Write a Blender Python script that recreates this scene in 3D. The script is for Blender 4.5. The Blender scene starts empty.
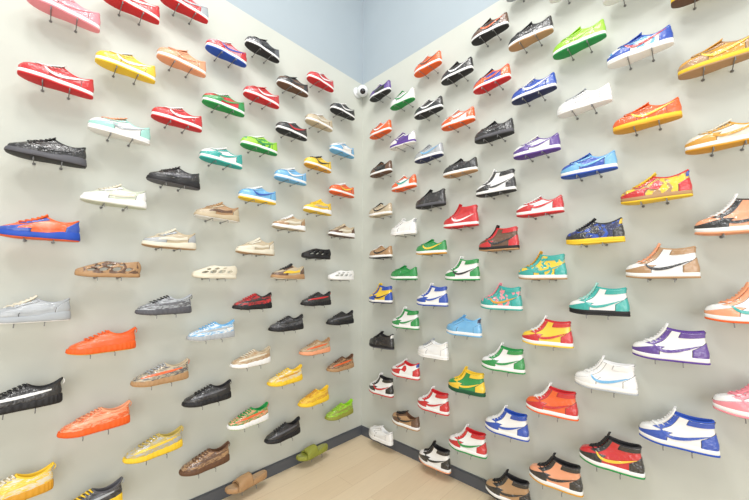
import bpy, math, random
from mathutils import Vector, Matrix
from mathutils.bvhtree import BVHTree
random.seed(7)
scene=bpy.context.scene
COL=scene.collection
try:
    scene.view_settings.view_transform='Standard'
    scene.view_settings.look='None'
except Exception: pass
CAMH=1.455
# ---------------------------------------------------------------- colours
def s2l(c):
    c/=255.0
    return c/12.92 if c<=.04045 else ((c+.055)/1.055)**2.4
PAL={'w':((236,236,235),'white'),'c':((222,215,196),'cream'),'k':((24,23,26),'black'),'g':((84,84,90),'grey'),
's':((168,173,178),'silver grey'),'r':((200,24,32),'red'),'R':((128,24,28),'dark red'),'o':((232,94,24),'orange'),
'O':((234,160,120),'peach'),'y':((240,200,48),'yellow'),'Y':((212,152,38),'gold'),'v':((24,142,66),'green'),
'V':((22,84,54),'dark green'),'l':((152,212,40),'lime'),'t':((40,166,158),'teal'),'a':((156,210,200),'aqua'),
'b':((26,74,176),'blue'),'B':((26,34,80),'navy'),'u':((110,176,222),'light blue'),'p':((88,54,144),'purple'),
'P':((234,142,154),'pink'),'n':((98,66,44),'brown'),'N':((174,136,96),'tan'),'e':((192,176,148),'beige'),
'm':((200,207,188),'pale green'),'z':((192,170,86),'mustard'),'q':((142,146,56),'olive')}
def lin(ch): 
    r=PAL[ch][0]; return (s2l(r[0]),s2l(r[1]),s2l(r[2]),1)
MC={}
def newmat(name):
    m=bpy.data.materials.new(name); m.use_nodes=True
    nt=m.node_tree; b=nt.nodes['Principled BSDF']; return m,nt,b
def bump(nt,b,scale,strength,dist=.001):
    tc=nt.nodes.new('ShaderNodeTexCoord'); n=nt.nodes.new('ShaderNodeTexNoise'); n.inputs['Scale'].default_value=scale
    n.inputs['Detail'].default_value=3
    bp=nt.nodes.new('ShaderNodeBump'); bp.inputs['Strength'].default_value=strength; bp.inputs['Distance'].default_value=dist
    nt.links.new(tc.outputs['Object'],n.inputs['Vector']); nt.links.new(n.outputs['Fac'],bp.inputs['Height'])
    nt.links.new(bp.outputs['Normal'],b.inputs['Normal']); return tc,n
def film(nt,b,tc,w=1.0):
    n=nt.nodes.new('ShaderNodeTexNoise'); n.inputs['Scale'].default_value=38; n.inputs['Detail'].default_value=2; n.inputs['Distortion'].default_value=1.2
    bp=nt.nodes.new('ShaderNodeBump'); bp.inputs['Strength'].default_value=.9; bp.inputs['Distance'].default_value=.009
    nt.links.new(tc.outputs['Object'],n.inputs['Vector']); nt.links.new(n.outputs['Fac'],bp.inputs['Height'])
    nt.links.new(bp.outputs['Normal'],b.inputs['Coat Normal']); b.inputs['Coat Weight'].default_value=w; b.inputs['Coat Roughness'].default_value=.08
    b.inputs['Coat IOR'].default_value=1.65
def leather(ch,rough=.42):
    k=('L',ch,rough)
    if k in MC: return MC[k]
    m,nt,b=newmat('leather_'+PAL[ch][1].replace(' ','_')); b.inputs['Base Color'].default_value=lin(ch)
    b.inputs['Roughness'].default_value=rough; tc,n=bump(nt,b,400,.25)
    if rough<.5: film(nt,b,tc)
    MC[k]=m; return m
def pattern(c1,c2,kind='knit'):
    k=('P',c1,c2,kind)
    if k in MC: return MC[k]
    m,nt,b=newmat(kind+'_'+PAL[c1][1].replace(' ','_')+'_'+PAL[c2][1].replace(' ','_')); b.inputs['Roughness'].default_value=.6
    tc,n=bump(nt,b,500,.35); film(nt,b,tc,.8)
    mp=nt.nodes.new('ShaderNodeMapping')
    t=nt.nodes.new('ShaderNodeTexNoise'); t.inputs['Detail'].default_value=2
    r=nt.nodes.new('ShaderNodeValToRGB')
    if kind=='knit':
        mp.inputs['Scale'].default_value=(22,42,130); t.inputs['Scale'].default_value=1.0; t.inputs['Distortion'].default_value=1.8
        a,c=.43,.57
    else:
        mp.inputs['Scale'].default_value=(28,28,28); t.inputs['Scale'].default_value=1.0; t.inputs['Distortion'].default_value=.6
        a,c=.48,.53
    r.color_ramp.elements[0].position=a; r.color_ramp.elements[0].color=lin(c1)
    r.color_ramp.elements[1].position=c; r.color_ramp.elements[1].color=lin(c2)
    nt.links.new(tc.outputs['Object'],mp.inputs['Vector']); nt.links.new(mp.outputs['Vector'],t.inputs['Vector'])
    nt.links.new(t.outputs['Fac'],r.inputs['Fac']); nt.links.new(r.outputs['Color'],b.inputs['Base Color'])
    MC[k]=m; return m
SEAM,nt_,b_=newmat('stitched_seam'); b_.inputs['Base Color'].default_value=(.08,.075,.07,1); b_.inputs['Roughness'].default_value=.8; bump(nt_,b_,600,.3)
# ---------------------------------------------------------------- mesh helpers (model space in mm, x heel->toe)
SC=0.00094
def mk(name,verts,faces,smooth=True,flipx=True,seam=None):
    me=bpy.data.meshes.new(name)
    if flipx:
        vs=[((150-v[0])*SC,v[1]*SC,v[2]*SC) for v in verts]; fs=[tuple(reversed(f)) for f in faces]
    else: vs=verts; fs=faces
    me.from_pydata(vs,[],fs); me.update()
    if smooth:
        for p in me.polygons: p.use_smooth=True
    me.materials.append(None)
    if seam:
        me.materials.append(SEAM)
        for i in seam: me.polygons[i].material_index=1
    return me
def cr(a,b,c,d,t):
    return .5*((2*b)+(-a+c)*t+(2*a-5*b+4*c-d)*t*t+(-a+3*b-3*c+d)*t**3)
def interp(tab,x):
    if x<=tab[0][0]: return tab[0][1]
    for (x0,y0),(x1,y1) in zip(tab,tab[1:]):
        if x<=x1:
            t=(x-x0)/(x1-x0); t=t*t*(3-2*t); return y0+(y1-y0)*t
    return tab[-1][1]
WP=[(-10,34),(50,36),(130,37),(215,49),(255,49),(305,43)]
YC=[(0,0),(120,-2),(210,0),(300,8)]
def wprof(x): return interp(WP,x)
def yc(x): return interp(YC,x)
def plan(th,xb,xf,wb,wf,out=0,e=.52):
    p=(1-math.cos(th))/2; x=xb-out+(xf-xb+2*out)*p; s=math.sin(th)
    w=wprof(x)*(wb+(wf-wb)*p)+out
    return p,x,yc(x)-math.copysign(abs(s)**e,s)*w
class Surf:
    def __init__(s,L): s.L=L; s.n=len(L)-1
    def lev(s,v):
        v=max(0,min(s.n,v)); i=min(int(v),s.n-1); t=v-i
        g=lambda k: s.L[max(0,min(s.n,k))]
        return [cr(a,b,c,d,t) for a,b,c,d in zip(g(i-1),g(i),g(i+1),g(i+2))]
    def __call__(s,th,v):
        xb,xf,zb,zm,zf,wb,wf=s.lev(v)
        p,x,y=plan(th,xb,xf,wb,wf)
        z=(1-p)*(1-2*p)*zb+4*p*(1-p)*zm+p*(2*p-1)*zf
        return Vector((x,y,z))
    def nrm(s,th,v):
        e=.03; a=s(th+e,v)-s(th-e,v); b=s(th,min(s.n,v+e))-s(th,max(0,v-e))
        n=a.cross(b); return n.normalized() if n.length>1e-9 else Vector((0,0,1))
def grid(fn,nu,nv,closed=False):
    V=[];F=[]
    cols=nu if closed else nu+1
    for j in range(nv+1):
        for i in range(cols): V.append(fn(i/nu,j/nv))
    for j in range(nv):
        for i in range(nu):
            a=j*cols+i; b=j*cols+(i+1)%cols; F.append((a,b,b+cols,a+cols))
    return V,F
def join(parts):
    V=[];F=[]
    for v,f in parts:
        o=len(V); V+=list(v); F+=[tuple(i+o for i in q) for q in f]
    return V,F
class Patch(tuple): pass
def overlay(S,t0,t1,vlo,vhi,off=2.2,nu=28,nv=8,seam=True):
    ea=1.6/(abs(t1-t0)*60); eb=.035
    def rm(x,n,e):
        k=round(x*n)
        if k==0: return 0
        if k==n: return 1
        if k==1: return e
        if k==n-1: return 1-e
        return e+(1-2*e)*(k-1)/(n-2)
    def fn(a,b):
        edge=a<.001 or a>.999 or b>.999
        th=t0+(t1-t0)*rm(a,nu,ea); lo=vlo(th); hi=vhi(th); v=lo+(hi-lo)*rm(b,nv,eb)
        return S(th,v)+S.nrm(th,v)*(-.6 if edge else off)
    V,F=grid(fn,nu,nv)
    P=Patch((V,F)); P.seam=[j*nu+i for j in range(nv) for i in range(nu) if i in(0,nu-1) or j==nv-1] if seam else None
    return P
def spring(x): 
    d=max(0,(x-205)/95); return 11*d*d
def sole(z0,top,out=0,xb=2,xf=298,ripple=0,wb=1,wf=1,rn=60,flare=0,seg=72):
    prof=[(0,-40),(0,-3),(.12,0),(.45,.6),(.85,0),(1,-2),(1,-8),(.98,-40)]
    V=[];F=[]
    for fr,o in prof:
        for i in range(seg):
            th=2*math.pi*i/seg
            oo=out+(o if o>-20 else -8)+flare*(1-fr)*(1 if o>-20 else 0)
            rp=ripple*math.cos(rn*th/2) if -5<o else 0
            p,x,y=plan(th,xb,xf,wb,wf,oo+rp)
            if o<-20: y=yc(x)
            b=z0+spring(x); t=top(x)
            V.append(Vector((x,y,b+(t-b)*fr)))
    for j in range(len(prof)-1):
        for i in range(seg):
            a=j*seg+i;b=j*seg+(i+1)%seg; F.append((a,b,b+seg,a+seg))
    return V,F
def lining(S,seg=64,depth=40):
    V=[];F=[]; pr=[(1.0,0),(.99,4),(.945,7),(.88,4),(.85,-4),(.84,-25),(.80,-60)]
    c=[S(2*math.pi*i/seg,S.n) for i in range(seg)]
    C=sum(c,Vector())/seg
    for k,dz in pr:
        for p in c:
            q=Vector((C.x+(p.x-C.x)*k,C.y+(p.y-C.y)*k,p.z+dz)); 
            if dz<-10: q.z=max(depth,q.z if dz>-50 else depth)
            V.append(q)
    for j in range(len(pr)-1):
        for i in range(seg):
            a=j*seg+i;b=j*seg+(i+1)%seg; F.append((a,b,b+seg,a+seg))
    V.append(Vector((C.x,C.y,depth))); o=(len(pr)-1)*seg
    for i in range(seg): F.append((o+i,o+(i+1)%seg,len(V)-1))
    return V,F
def tongue(S,v0,ext=22,wid=22,th=5):
    pts=[S(math.pi,v0+(S.n-v0)*i/8) for i in range(9)]
    d=(pts[-1]-pts[-3]).normalized(); d=(d+Vector((0,0,.25))).normalized()
    pts+= [pts[-1]+d*ext*.5, pts[-1]+d*ext]
    n=len(pts); V=[];F=[]; m=9
    for side in (1,0):
        for i,p in enumerate(pts):
            a=pts[max(0,i-1)];b=pts[min(n-1,i+1)]; t=(b-a).normalized(); nn=Vector((abs(t.z),0,abs(t.x)))
            for j in range(m):
                u=j/(m-1)*2-1; w=wid*(.75+.25*min(1,i/4))*(1 if i<n-1 else .88)
                q=p+Vector((0,u*w,0))+nn*((3.5 if side else 3.5-th)-6*u*u); V.append(q)
    for i in range(n-1):
        for j in range(m-1):
            a=i*m+j; F.append((a,a+1,a+m+1,a+m)); b=a+n*m; F.append((b+m,b+m+1,b+1,b))
    for i in range(n-1):
        for j in (0,m-1):
            a=i*m+j; F.append((a,a+m,a+m+n*m,a+n*m))
    for j in range(m-1):
        a=(n-1)*m+j; F.append((a,a+1,a+1+n*m,a+n*m))
    return V,F
def laces(S,v0,v1,k,dl=.72,w=3.2,off=5):
    parts=[]
    for r in range(k):
        v=v0+(v1-v0)*r/(k-1); A=S(math.pi-dl,v); B=S(math.pi+dl,v); M=S(math.pi,v)
        M2=S(math.pi,min(S.n,v+.3)); t=(M2-S(math.pi,max(0,v-.3))).normalized()
        nn=Vector((abs(t.z),0,abs(t.x)))
        V=[];F=[]; ns=8
        for i in range(ns+1):
            u=i/ns; y=(A.y+(B.y-A.y)*u)*1.06; h=1-(2*u-1)**2
            x=A.x+(M.x-A.x)*h*.9; z=A.z+(M.z-A.z)*h
            c=Vector((x,y,z))+nn*(3+off*min(1,h*2))
            for s1,s2 in ((-1,-1),(1,-1),(1,1),(-1,1)): V.append(c+t*w*s1+nn*1.5*s2)
        for i in range(ns):
            for q in range(4):
                a=i*4+q;b=i*4+(q+1)%4;F.append((a,b,b+4,a+4))
        F+= [(0,1,2,3),(ns*4+3,ns*4+2,ns*4+1,ns*4)]
        parts.append((V,F))
    return join(parts)
def sidestrip(bvh,outer,inner,off=4.2,n=32,m=4,sides=(-1,1)):
    def cc(P,t):
        k=len(P)-1; f=t*k; i=min(int(f),k-1); t=f-i; g=lambda q:P[max(0,min(k,q))]
        return [cr(a,b,c,d,t) for a,b,c,d in zip(g(i-1),g(i),g(i+1),g(i+2))]
    res=[]
    for sd in sides:
        last=[Vector((0,sd*40,0))]
        def fn(a,b):
            o=cc(outer,a); q=cc(inner,a); x=o[0]+(q[0]-o[0])*b; z=o[1]+(q[1]-o[1])*b
            h=bvh.ray_cast(Vector((x,sd*200,z)),Vector((0,-sd,0)))
            y=h[0].y if h[0] is not None else last[0].y
            last[0]=Vector((x,y,z))
            edge=(b<.001 or b>.999)
            return Vector((x,y+sd*(off if not edge else off-.6),z))
        res.append(grid(fn,n,m))
    return join(res)
def tube(path,r,seg=8):
    V=[];F=[];n=len(path)
    for i,p in enumerate(path):
        t=(path[min(n-1,i+1)]-path[max(0,i-1)]).normalized()
        a=t.cross(Vector((0,1,0.01)) if abs(t.y)<.9 else Vector((1,0,0))).normalized(); b=t.cross(a)
        for k in range(seg):
            an=2*math.pi*k/seg; V.append(p+a*math.cos(an)*r+b*math.sin(an)*r)
    for i in range(n-1):
        for k in range(seg):
            q=i*seg+k;w=i*seg+(k+1)%seg;F.append((q,w,w+seg,q+seg))
    F.append(tuple(range(seg-1,-1,-1))); F.append(tuple((n-1)*seg+k for k in range(seg)))
    return V,F
PI=math.pi
BASE4=[(4,295,24,22,30,.98,.98),(1,299,38,34,44,1,1),(0,296,56,49,61,1,.99),(3,281,72,61,77,.96,.95)]
LOW=BASE4+[(5,248,86,71,88,.92,.84),(6,208,96,78,96,.88,.68),(6,174,103,82,109,.86,.58),(5,144,107,82,121,.85,.54)]
HIGH=BASE4+[(5,244,90,76,90,.92,.84),(7,206,106,94,108,.9,.68),(9,182,126,116,131,.88,.6),(9,167,144,137,150,.90,.64),(5,158,158,149,165,.94,.70)]
MID=BASE4+[(5,244,90,74,88,.92,.84),(7,208,106,90,104,.9,.68),(7,180,122,102,121,.88,.6),(3,158,136,110,136,.90,.64)]
RUN=[(8,288,28,24,24,.96,.94),(2,296,43,36,36,1,1),(0,289,62,53,51,1,.95),(3,262,78,66,64,.94,.84),(6,230,92,76,77,.88,.72),(6,194,104,84,92,.84,.62),(3,162,114,87,107,.82,.56),(0,138,121,88,115,.8,.54)]
CHK=[(a,b,c+5,d+5,e+4,f,g) for a,b,c,d,e,f,g in RUN[:-1]]+[(4,142,112,92,124,.82,.56)]
FOAM=[(6,290,16,14,20,.98,.98),(0,298,34,30,34,1,1),(-3,292,56,46,46,1,.97),(1,266,76,60,58,.97,.88),(8,232,90,74,72,.92,.76),(14,196,96,84,86,.88,.66),(20,165,97,88,94,.84,.6)]
SW_O=[(210,83),(200,62),(181,48),(155,43),(118,49),(80,63),(24,90)]
SW_I=[(202,81),(190,68),(174,60),(152,58),(118,63),(80,74),(24,92)]
def upper(L,nu=72,nv=28):
    S=Surf(L); V,F=grid(lambda a,b:S(2*PI*a,S.n*b),nu,nv,True)
    return S,V,F,BVHTree.FromPolygons(V,F)
T={}
def add(t,name,role,vf): T.setdefault(t,[]).append((name,role,mk(t+'_'+name,vf[0],vf[1],seam=getattr(vf,'seam',None))))
def eyestay(S,v0,a=.5,b=.92):
    return [overlay(S,PI-b,PI-a,lambda t:v0,lambda t:S.n,2.4,8,16),overlay(S,PI+a,PI+b,lambda t:v0,lambda t:S.n,2.4,8,16)]
def toeguard(S,c=1.55,k=2.2,w=1.35,off=2.1):
    return overlay(S,PI-w,PI+w,lambda t:.3,lambda t:c+k*min(1,(abs(t-PI)/1.05))**3,off,44,8)
def heelc(S,w,top,drop,off=2.2):
    return overlay(S,-w,w,lambda t:.3,lambda t:top-drop*(abs(t)/w)**2,off,32,10)
def cupsole(t):
    add(t,'midsole','mid',sole(8,lambda x:31+spring(x)*.8,3.0)); add(t,'outsole','out',sole(0,lambda x:10+spring(x),3.2))
def build_court(t,L):
    S,V,F,B=upper(L); cupsole(t); add(t,'upper','base',(V,F)); add(t,'collar_lining','line',lining(S))
    add(t,'toe_guard','over',toeguard(S))
    for q in eyestay(S,3.7): add(t,'eyestay','over',q)
    if t=='low': add(t,'heel_counter','over',heelc(S,.92,6.4,2.2))
    if t=='high':
        add(t,'heel_counter','over',heelc(S,.95,5.1,2.0))
        add(t,'ankle_panel','over',overlay(S,-1.75,1.75,lambda q:6.3,lambda q:8,3.0,40,5))
    if t=='mid':
        add(t,'heel_counter','over',heelc(S,.85,4.6,1.2))
        for sd in (-1,1): add(t,'support_wing','over',sidestrip(B,[(168,66),(156,84),(146,104)],[(128,54),(112,80),(122,106)],3,12,4,(sd,)))
        add(t,'heel_panel','logo',overlay(S,-.5,.5,lambda q:5,lambda q:7,2,16,6))
    else:
        for sd in (-1,1): add(t,'side_logo','logo',sidestrip(B,SW_O,SW_I,sides=(sd,)))
    add(t,'tongue','tong',tongue(S,3.9,30 if t!='low' else 18,25)); add(t,'laces','lace',laces(S,4.1,S.n-.4,7 if t!='low' else 6))
build_court('low',LOW); build_court('high',HIGH); build_court('mid',MID)
# knit runner
S,V,F,B=upper(RUN)
add('run','midsole','mid',sole(3,lambda x:interp([(0,47),(120,38),(230,32),(300,31)],x)+spring(x)*.5+1.2*math.sin(x/7),4,ripple=1.2,rn=72,seg=168,flare=3.5))
add('run','outsole','out',sole(0,lambda x:6+spring(x),1.5)); add('run','upper','base',(V,F)); add('run','collar_lining','line',lining(S))
for sd in (-1,1): add('run','side_stripe','logo',sidestrip(B,[(262,50),(220,56),(160,59),(100,65),(40,75)],[(262,55),(220,66),(160,72),(100,78),(40,82)],1.4,26,3,(sd,)))
add('run','laces','lace',laces(S,3.9,6.6,6,.6))
add('run','heel_tab','logo',tube([Vector((0,0,92)),Vector((-5,0,100)),Vector((-5,0,112)),Vector((-1,0,119)),Vector((4,0,117))],2.6))
# chunky runner
S,V,F,B=upper(CHK)
add('chunky','midsole','mid',sole(4,lambda x:interp([(0,50),(60,46),(130,34),(230,31),(300,34)],x)+spring(x)*.4,4,flare=6,ripple=.8,rn=20))
add('chunky','outsole','out',sole(0,lambda x:8+spring(x),6)); add('chunky','upper','base',(V,F)); add('chunky','collar_lining','line',lining(S))
add('chunky','toe_guard','over',toeguard(S,1.9,1.5)); add('chunky','heel_counter','over',heelc(S,.9,5.5,3))
for sd in (-1,1): add('chunky','side_panel','logo',sidestrip(B,[(230,48),(190,52),(150,50),(110,54),(60,62)],[(226,56),(190,72),(150,74),(110,70),(60,84)],3,24,4,(sd,)))
for q in eyestay(S,3.6): add('chunky','eyestay','over',q)
add('chunky','tongue','tong',tongue(S,3.7,16)); add('chunky','laces','lace',laces(S,4.0,S.n-.5,5))
# foam clog with ports
S=Surf(FOAM); cnt=144; V,F=grid(lambda a,b:S(2*PI*a,S.n*b),cnt,48,True)
holes=[(230,44,22,8),(175,48,24,11),(115,49,24,12),(60,47,19,10),(205,66,16,6),(150,70,18,7),(95,74,13,5)]
F2=[]
for f in F:
    c=sum((V[i] for i in f),Vector())/4
    if any(((c.x-hx)/rx)**2+((c.z-hz-.18*(hx-c.x))/rz)**2<1 for hx,hz,rx,rz in holes) and abs(c.y)>12: continue
    F2.append(f)
inner=[]
for j in range(49):
    for i in range(cnt):
        inner.append(S(2*PI*i/cnt,S.n*j/48)-S.nrm(2*PI*i/cnt,S.n*j/48)*6)
N=len(V); FF=list(F2)+[tuple(reversed([i+N for i in f])) for f in F2]
ec={}
for f in F2:
    for k in range(4):
        a,b=f[k],f[(k+1)%4]; ec.setdefault((min(a,b),max(a,b)),[]).append((a,b))
for e,l in ec.items():
    if len(l)==1: a,b=l[0]; FF.append((b,a,a+N,b+N))
add('foam','body','base',(list(V)+inner,FF)); add('foam','sole','out',sole(0,lambda x:24+spring(x),1,ripple=1,rn=30)); add('foam','footbed','over',sole(14,lambda x:30+spring(x),-8))
# slide
add('slide','sole','base',sole(0,lambda x:interp([(0,44),(120,36),(300,28)],x)+spring(x),4,ripple=1.2,rn=50,seg=120))
add('slide','footbed','over',sole(20,lambda x:interp([(0,47),(120,39),(300,31)],x)+spring(x),-5))
def strap():
    V=[];F=[];nu=14;nv=26
    def P(a,b,r):
        ph=PI*b; lean=10*math.sin(ph)
        x0,x1=122+lean,240-lean*1.2
        x=x0+(x1-x0)*a; w=wprof(x)+4+r; h=90+r-26*a-6*(2*a-1)**2
        c=math.cos(ph); s=math.sin(ph)
        return Vector((x,yc(x)-math.copysign(abs(c)**.7,c)*w,14+(h-14)*max(0,s)**.6))
    for r in (0,-8):
        for b in range(nv+1):
            for a in range(nu+1): V.append(P(a/nu,b/nv,r))
    K=(nu+1)*(nv+1)
    for b in range(nv):
        for a in range(nu):
            q=b*(nu+1)+a; f=(q,q+1,q+nu+2,q+nu+1); F.append(f); F.append(tuple(reversed([i+K for i in f])))
        for a in (0,nu):
            q=b*(nu+1)+a; F.append((q,q+nu+1,q+nu+1+K,q+K))
    return V,F
add('slide','strap','base',strap())
# ---------------------------------------------------------------- bracket prong (wall plane y=0, room at -y), top at z=0
V,F=join([tube([Vector((0,.001,-.0022)),Vector((0,-.04,-.0022)),Vector((0,-.11,-.0022)),Vector((0,-.140,-.0022)),Vector((0,-.1432,-.006)),Vector((0,-.1435,-.020))],.0022,8),
          tube([Vector((0,.001,-.0022)),Vector((0,-.003,-.0022))],.007,14)])
PRONG=mk('prong',V,F,False,False)
m,nt,b=newmat('brushed_metal'); b.inputs['Base Color'].default_value=(.22,.22,.22,1); b.inputs['Metallic'].default_value=.6; b.inputs['Roughness'].default_value=.4; bump(nt,b,300,.1)
PRONG.materials[0]=m
# ---------------------------------------------------------------- shoe table: type code + base,overlay,logo,midsole,outsole,lace [,pattern]
LEFT={
0:(7,"Lkkwwkw Lwuwwuw Looywow Cencwne Fwwwwww Rkkgkkk RnNoNNn Rlqqqql"),
1:(8,"Lrrwwrw Leecwew LyykwYk Cyyewyy Fkkkkkk Rkkrkkk RNeoONN RyYyyyY Sqqqqqq"),
2:(7,"Lnkkwnk Lkkrwkw Luuwwuw CeNcwew CenyNck RkgkKKk RycYyyy Rkkgkkk"),
3:(8,"Lkgkwkk Lrrwwrr Lllvwvwv Luubwyw CecccNc RkrkKkr ReNcwec RvOowlv SNNNNNN"),
4:(7,"LPrbwbw Lrvvwvw Lwttwtw CNenewN Fcccccc Ruwsswu Rkkgkkk RnNnnnn"),
5:(8,"Lrsswrw LOOOwOO Lrrwwrw Ckkgkgk CesccNc RsggggK RegoNYs Rzsyyqz"),
6:(7,"Lrrwwrw Lyywwyw LwaswwO Cmwcwmc FNNNNNNn Rooooyo ROoOoPO Rgksygy"),
7:(7,"LPPPwPP Lrrwwrw Ckkkgkk Coboboo Csssswc Rkkwkkk RycyYyc"),
}
RIGHT={
0:(8,"Lkpkwkw Loowwow Lknkwnk Leekwek LNNkwkw HybBwBy Mkkwkgk Hwkrwrw Lwwwwww"),
1:(7,"Lwwvwvv Lpwppwp Lwotwow Mwwswww Lvvvwvv Hwvvwvw Mwrbwrw LNnkwNk"),
2:(8,"Loonwow LkkwwkW LssuwBs Mkkkgkk LvvywYv Hwbbwbw Mwwwwws Hwrrwrw HwkkwOk"),
3:(7,"Lkkwwkk Lwoowow LkkkwNk Hrrwwrr Hwvkwvw MuuBwuu HvyyVVy Hwrvwvw"),
4:(8,"Lknowkk LpoowrBb Lkkkgkk Hwkkwkw HnrkkNk HttYwtPP Hwvvwvw Hwbbwbw HNkkwkk"),
5:(8,"Lssswss LkkkwNk LbbwwBw Lwppwpw Lwrrwrw HyttwNYt Hyrrwyw Horrwow HOkkwYk"),
6:(8,"Lssswws Llllwvl Lwwwwws Lbuuwbb MBkyyykb Hwttkka Hwwuwsw Hrkywvk"),
7:(7,"Lwwswww Lwbrwwbu LooyyYo MyrbNyyN HwNkwNO Hwppwpw Hwbbwbw"),
8:(7,"Leeeyne LYNyyNY LcYYwYc HOkkwOw HwOtwoO HwPPwPP"),
}
KIND={'L':('low','low_top_sneaker','low-top sneaker','leather'),'H':('high','high_top_sneaker','high-top sneaker','leather'),
'M':('mid','mid_top_sneaker','mid-top sneaker','nubuck'),'R':('run','knit_running_shoe','running shoe','knit'),
'C':('chunky','chunky_running_shoe','thick-soled running shoe','mesh'),'F':('foam','foam_clog','perforated clog','foam'),
'S':('slide','slide_sandal','slide sandal','foam')}
GR={'S':'slide sandals on the wall','F':'foam clogs on the wall','R':'knit running shoes on the wall','C':'chunky running shoes on the wall','L':'low-top sneakers on the wall','H':'high-top sneakers on the wall','M':'mid-top sneakers on the wall'}
def pc(c): return c if c in PAL else {'K':'k','W':'w'}.get(c,'w')
def place(spec,side,s,z):
    t,nm,desc,matr=KIND[spec[0]]; c=[pc(x) for x in spec[1:]]
    while len(c)<6: c.append(c[0])
    base,over,logo,mid,out,lace=c[:6]
    rot=random.uniform(-.05,.05); ds=random.uniform(-.006,.006)
    e=.094 if spec[0]!='C' else .098
    if side=='L': loc=Vector((e,-s+ds,z)); a=PI/2
    else: loc=Vector((s+ds,-e,z)); a=0
    E=bpy.data.objects.new(nm,None); E.empty_display_size=.03; E.location=loc; E.rotation_euler=(0,0,a+rot); COL.objects.link(E)
    cols=[PAL[base][1]]
    for x in (over,logo):
        if PAL[x][1] not in cols: cols.append(PAL[x][1])
    E['label']=f"{' and '.join(cols[:2])} {matr} {desc} on metal wall bracket"; E['category']='sandal' if spec[0]=='S' else 'shoe'
    E['group']=GR[spec[0]]
    for name,role,me in T[t]:
        o=bpy.data.objects.new(name,me); COL.objects.link(o); o.parent=E
        if role=='base':
            if spec[0]=='R': mt=pattern(base,over,'knit')
            elif len(c)>6: mt=pattern(base,c[6],'print')
            else: mt=leather(base,.4 if spec[0] in 'LHMC' else .6)
        else:
            ch={'over':over,'logo':logo,'mid':mid,'out':out,'lace':lace,'tong':lace,'line':over if spec[0] in 'LHM' else base}[role]
            mt=leather(ch,.4 if role in('over','logo') else .6)
        o.material_slots[0].link='OBJECT'; o.material_slots[0].material=mt
    b=bpy.data.objects.new('shoe_bracket',None); COL.objects.link(b); b.empty_display_size=.02
    b.location=(0,-s,z) if side=='L' else (s,0,z); b.rotation_euler=(0,0,a)
    b['label']='slim grey metal two-prong bracket holding a display shoe'; b['category']='bracket'; b['group']='shoe brackets on the walls'
    for x in (-.05,.05):
        o=bpy.data.objects.new('prong',PRONG); COL.objects.link(o); o.parent=b; o.location=(x,0,0)
for side,tab in (('L',LEFT),('R',RIGHT)):
    for j,(k0,txt) in tab.items():
        s=(.352+.2795*j) if side=='L' else (.35+.2785*j)
        even=(j%2==1) if side=='L' else (j%2==0)
        for i,spec in enumerate(txt.split()):
            k=k0-i
            zz=((-1.34 if side=='L' else -1.32)+.4022*k) if even else (-1.12+.4022*k)
            place(spec,side,s,CAMH+zz-(.058 if spec[0] in 'HM' else .048))
# ---------------------------------------------------------------- room
def wallmat(name,rgb,sc=3,amt=.05,rough=.7):
    m,nt,b=newmat(name); b.inputs['Roughness'].default_value=rough
    tc=nt.nodes.new('ShaderNodeTexCoord'); n=nt.nodes.new('ShaderNodeTexNoise'); n.inputs['Scale'].default_value=sc; n.inputs['Detail'].default_value=6
    r=nt.nodes.new('ShaderNodeValToRGB'); c=[s2l(v) for v in rgb]
    r.color_ramp.elements[0].position=.3; r.color_ramp.elements[0].color=(*[v*(1-amt) for v in c],1)
    r.color_ramp.elements[1].position=.7; r.color_ramp.elements[1].color=(*[min(1,v*(1+amt)) for v in c],1)
    nt.links.new(tc.outputs['Object'],n.inputs['Vector']); nt.links.new(n.outputs['Fac'],r.inputs['Fac']); nt.links.new(r.outputs['Color'],b.inputs['Base Color'])
    return m
WL=wallmat('display_wall_paint',(196,199,191),3,.03); WU=wallmat('upper_wall_paint',(164,176,184),2,.02)
def struct(name,boxes,mats,label=None):
    V=[];F=[];MI=[]
    for bi,(x0,x1,y0,y1,z0,z1,mi) in enumerate(boxes):
        o=len(V); V+=[(x,y,z) for x in (x0,x1) for y in (y0,y1) for z in (z0,z1)]
        fs=[(0,1,3,2),(4,6,7,5),(0,4,5,1),(2,3,7,6),(0,2,6,4),(1,5,7,3)]
        F+=[tuple(i+o for i in f) for f in fs]; MI+=[mi]*6
    me=bpy.data.meshes.new(name); me.from_pydata(V,[],F)
    for m in mats: me.materials.append(m)
    for p,i in zip(me.polygons,MI): p.material_index=i
    o=bpy.data.objects.new(name,me); COL.objects.link(o); o['kind']='structure'
    if label: o['label']=label
    return o
WT=CAMH+2.174; CZ=5.0; EX=6.0
struct('wall_left',[(-.12,0,-EX,0,0,WT,0),(-.12,0,-EX,0,WT,CZ,1)],[WL,WU],'grey-beige display wall with pale blue upper band')
struct('wall_right',[(-.12,EX,0,.12,0,WT,0),(-.12,EX,0,.12,WT,CZ,1)],[WL,WU],'grey-beige display wall with pale blue upper band')
struct('ceiling',[(-.12,EX,-EX,.12,CZ,CZ+.1,0)],[wallmat('ceiling_paint',(225,228,230))],'plain pale ceiling')
m,nt,b=newmat('pale_oak_planks'); b.inputs['Roughness'].default_value=.45
tc=nt.nodes.new('ShaderNodeTexCoord'); mp=nt.nodes.new('ShaderNodeMapping'); mp.inputs['Rotation'].default_value=(0,0,PI/2)
br=nt.nodes.new('ShaderNodeTexBrick'); br.inputs['Scale'].default_value=1; br.inputs['Brick Width'].default_value=1.2; br.inputs['Row Height'].default_value=.18; br.inputs['Mortar Size'].default_value=.001
br.inputs['Color1'].default_value=(s2l(230),s2l(211),s2l(180),1); br.inputs['Color2'].default_value=(s2l(224),s2l(203),s2l(171),1); br.inputs['Mortar'].default_value=(s2l(200),s2l(176),s2l(144),1)
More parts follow.
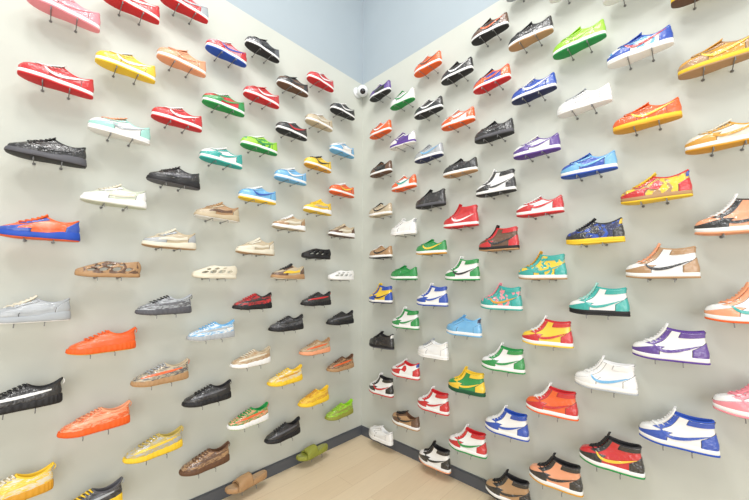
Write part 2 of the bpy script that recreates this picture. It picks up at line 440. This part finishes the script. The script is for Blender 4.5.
mp2=nt.nodes.new('ShaderNodeMapping'); mp2.inputs['Scale'].default_value=(40,3,1); ns=nt.nodes.new('ShaderNodeTexNoise'); ns.inputs['Scale'].default_value=1.5; ns.inputs['Detail'].default_value=5
mx=nt.nodes.new('ShaderNodeMixRGB'); mx.blend_type='MULTIPLY'; mx.inputs['Fac'].default_value=.2
rr=nt.nodes.new('ShaderNodeValToRGB'); rr.color_ramp.elements[0].color=(.6,.55,.5,1); rr.color_ramp.elements[1].color=(1,1,1,1); rr.color_ramp.elements[1].position=.6
L=nt.links.new
L(tc.outputs['Object'],mp.inputs['Vector']);L(mp.outputs['Vector'],br.inputs['Vector']);L(tc.outputs['Object'],mp2.inputs['Vector']);L(mp2.outputs['Vector'],ns.inputs['Vector']);L(ns.outputs['Fac'],rr.inputs['Fac'])
L(br.outputs['Color'],mx.inputs['Color1']);L(rr.outputs['Color'],mx.inputs['Color2']);L(mx.outputs['Color'],b.inputs['Base Color'])
struct('floor',[(-.12,EX,-EX,.12,-.1,0,0)],[m],'pale oak plank floor')
BB=wallmat('charcoal_skirting',(84,88,95),4,.05,.4)
struct('baseboard_left',[(0,.012,-EX,0,0,.076,0),(0,.008,-EX,0,.076,.083,0)],[BB],'charcoal grey skirting board')
struct('baseboard_right',[(.012,EX,-.012,0,0,.076,0),(.012,EX,-.008,0,.076,.083,0)],[BB],'charcoal grey skirting board')
# ---------------------------------------------------------------- security camera
cw,nt,b=newmat('white_plastic'); b.inputs['Base Color'].default_value=(.74,.77,.8,1); b.inputs['Roughness'].default_value=.3; bump(nt,b,200,.03)
cg,nt,b=newmat('dark_glass'); b.inputs['Base Color'].default_value=(.01,.01,.015,1); b.inputs['Roughness'].default_value=.08; bump(nt,b,100,.01)
def lathe(prof,seg=32):
    V=[];F=[]
    for r,z in prof:
        for i in range(seg):
            a=2*PI*i/seg; V.append(Vector((r*math.cos(a),r*math.sin(a),z)))
    for j in range(len(prof)-1):
        for i in range(seg):
            a=j*seg+i;c=j*seg+(i+1)%seg;F.append((a,c,c+seg,a+seg))
    F.append(tuple(reversed(range(seg)))); F.append(tuple((len(prof)-1)*seg+i for i in range(seg)))
    return V,F
SE=bpy.data.objects.new('security_camera',None); SE.location=(.0,-.085,CAMH+2.04); SE.empty_display_size=.03; COL.objects.link(SE)
SE['label']='small white dome security camera mounted near the wall corner'; SE['category']='security camera'
def part(name,vf,mat,mtx):
    me=mk(name,vf[0],vf[1],True,False); me.materials[0]=mat; me.transform(mtx); o=bpy.data.objects.new(name,me); COL.objects.link(o); o.parent=SE; return o
part('mount_plate',lathe([(.056,0),(.056,.012),(.052,.016),(.03,.02),(.026,.05)]),cw,Matrix.Rotation(PI/2,4,'Y'))
aim=Vector((.6,-.5,-.55)).normalized(); R=aim.to_track_quat('Z','Y').to_matrix().to_4x4(); C=Matrix.Translation((.085,-.0,-.012))
prof=[(.001,-.058)]+[(.058*math.cos(a),.058*math.sin(a)) for a in [x*PI/18 for x in range(-8,6)]]+[(.034,.048)]
part('housing',lathe(prof),cw,C@R)
part('lens',lathe([(.028,.046),(.028,.050),(.02,.054),(.010,.056),(.002,.057)]),cg,C@R)
# ---------------------------------------------------------------- lights
def area(n,loc,tgt,sx,sy,p,col=(1,1,1)):
    l=bpy.data.lights.new(n,'AREA'); l.shape='RECTANGLE'; l.size=sx; l.size_y=sy; l.energy=p; l.color=col
    o=bpy.data.objects.new(n,l); COL.objects.link(o); o.location=loc; d=Vector(tgt)-Vector(loc); o.rotation_euler=d.to_track_quat('-Z','Y').to_euler(); return o
area('ceiling_lamp',(1.9,-1.5,4.8),(.9,-.3,1.0),.5,.5,23,(1,.985,.96))
area('ceiling_lamp',(1.5,-2.5,4.8),(.3,-1.2,1.0),.5,.5,30,(1,.98,.95))
area('ceiling_lamp',(3.0,-2.0,4.8),(2.6,0,1.0),.5,.5,24,(.98,.99,1))
area('ceiling_lamp',(2.0,-3.5,4.8),(0,-2.8,1.0),.5,.5,32,(1,.98,.95))
area('front_fill',(5.0,-4.0,1.8),(.3,-.9,1.1),4,3,135,(1,.985,.96))  # added fill light behind the camera, brightens the walls, mostly the left one
w=bpy.data.worlds.new('world'); scene.world=w; w.use_nodes=True
bg=w.node_tree.nodes['Background']; bg.inputs[0].default_value=(.96,.98,1,1); bg.inputs[1].default_value=.66
# ---------------------------------------------------------------- camera
cam=bpy.data.cameras.new('camera'); co=bpy.data.objects.new('camera',cam); COL.objects.link(co); scene.camera=co
cam.sensor_width=36; cam.lens=36*320/749; cam.clip_start=.02
a=math.radians(44); th=math.radians(6.1); d=3.3
Fv=Vector((-math.sin(a),math.cos(a),0)); Rv=Vector((math.cos(a),math.sin(a),0))
pos=-Fv*d+Rv*.039*d; pos.z=CAMH; co.location=pos
look=Fv*math.cos(th)+Vector((0,0,math.sin(th)))
co.rotation_euler=look.to_track_quat('-Z','Y').to_euler()
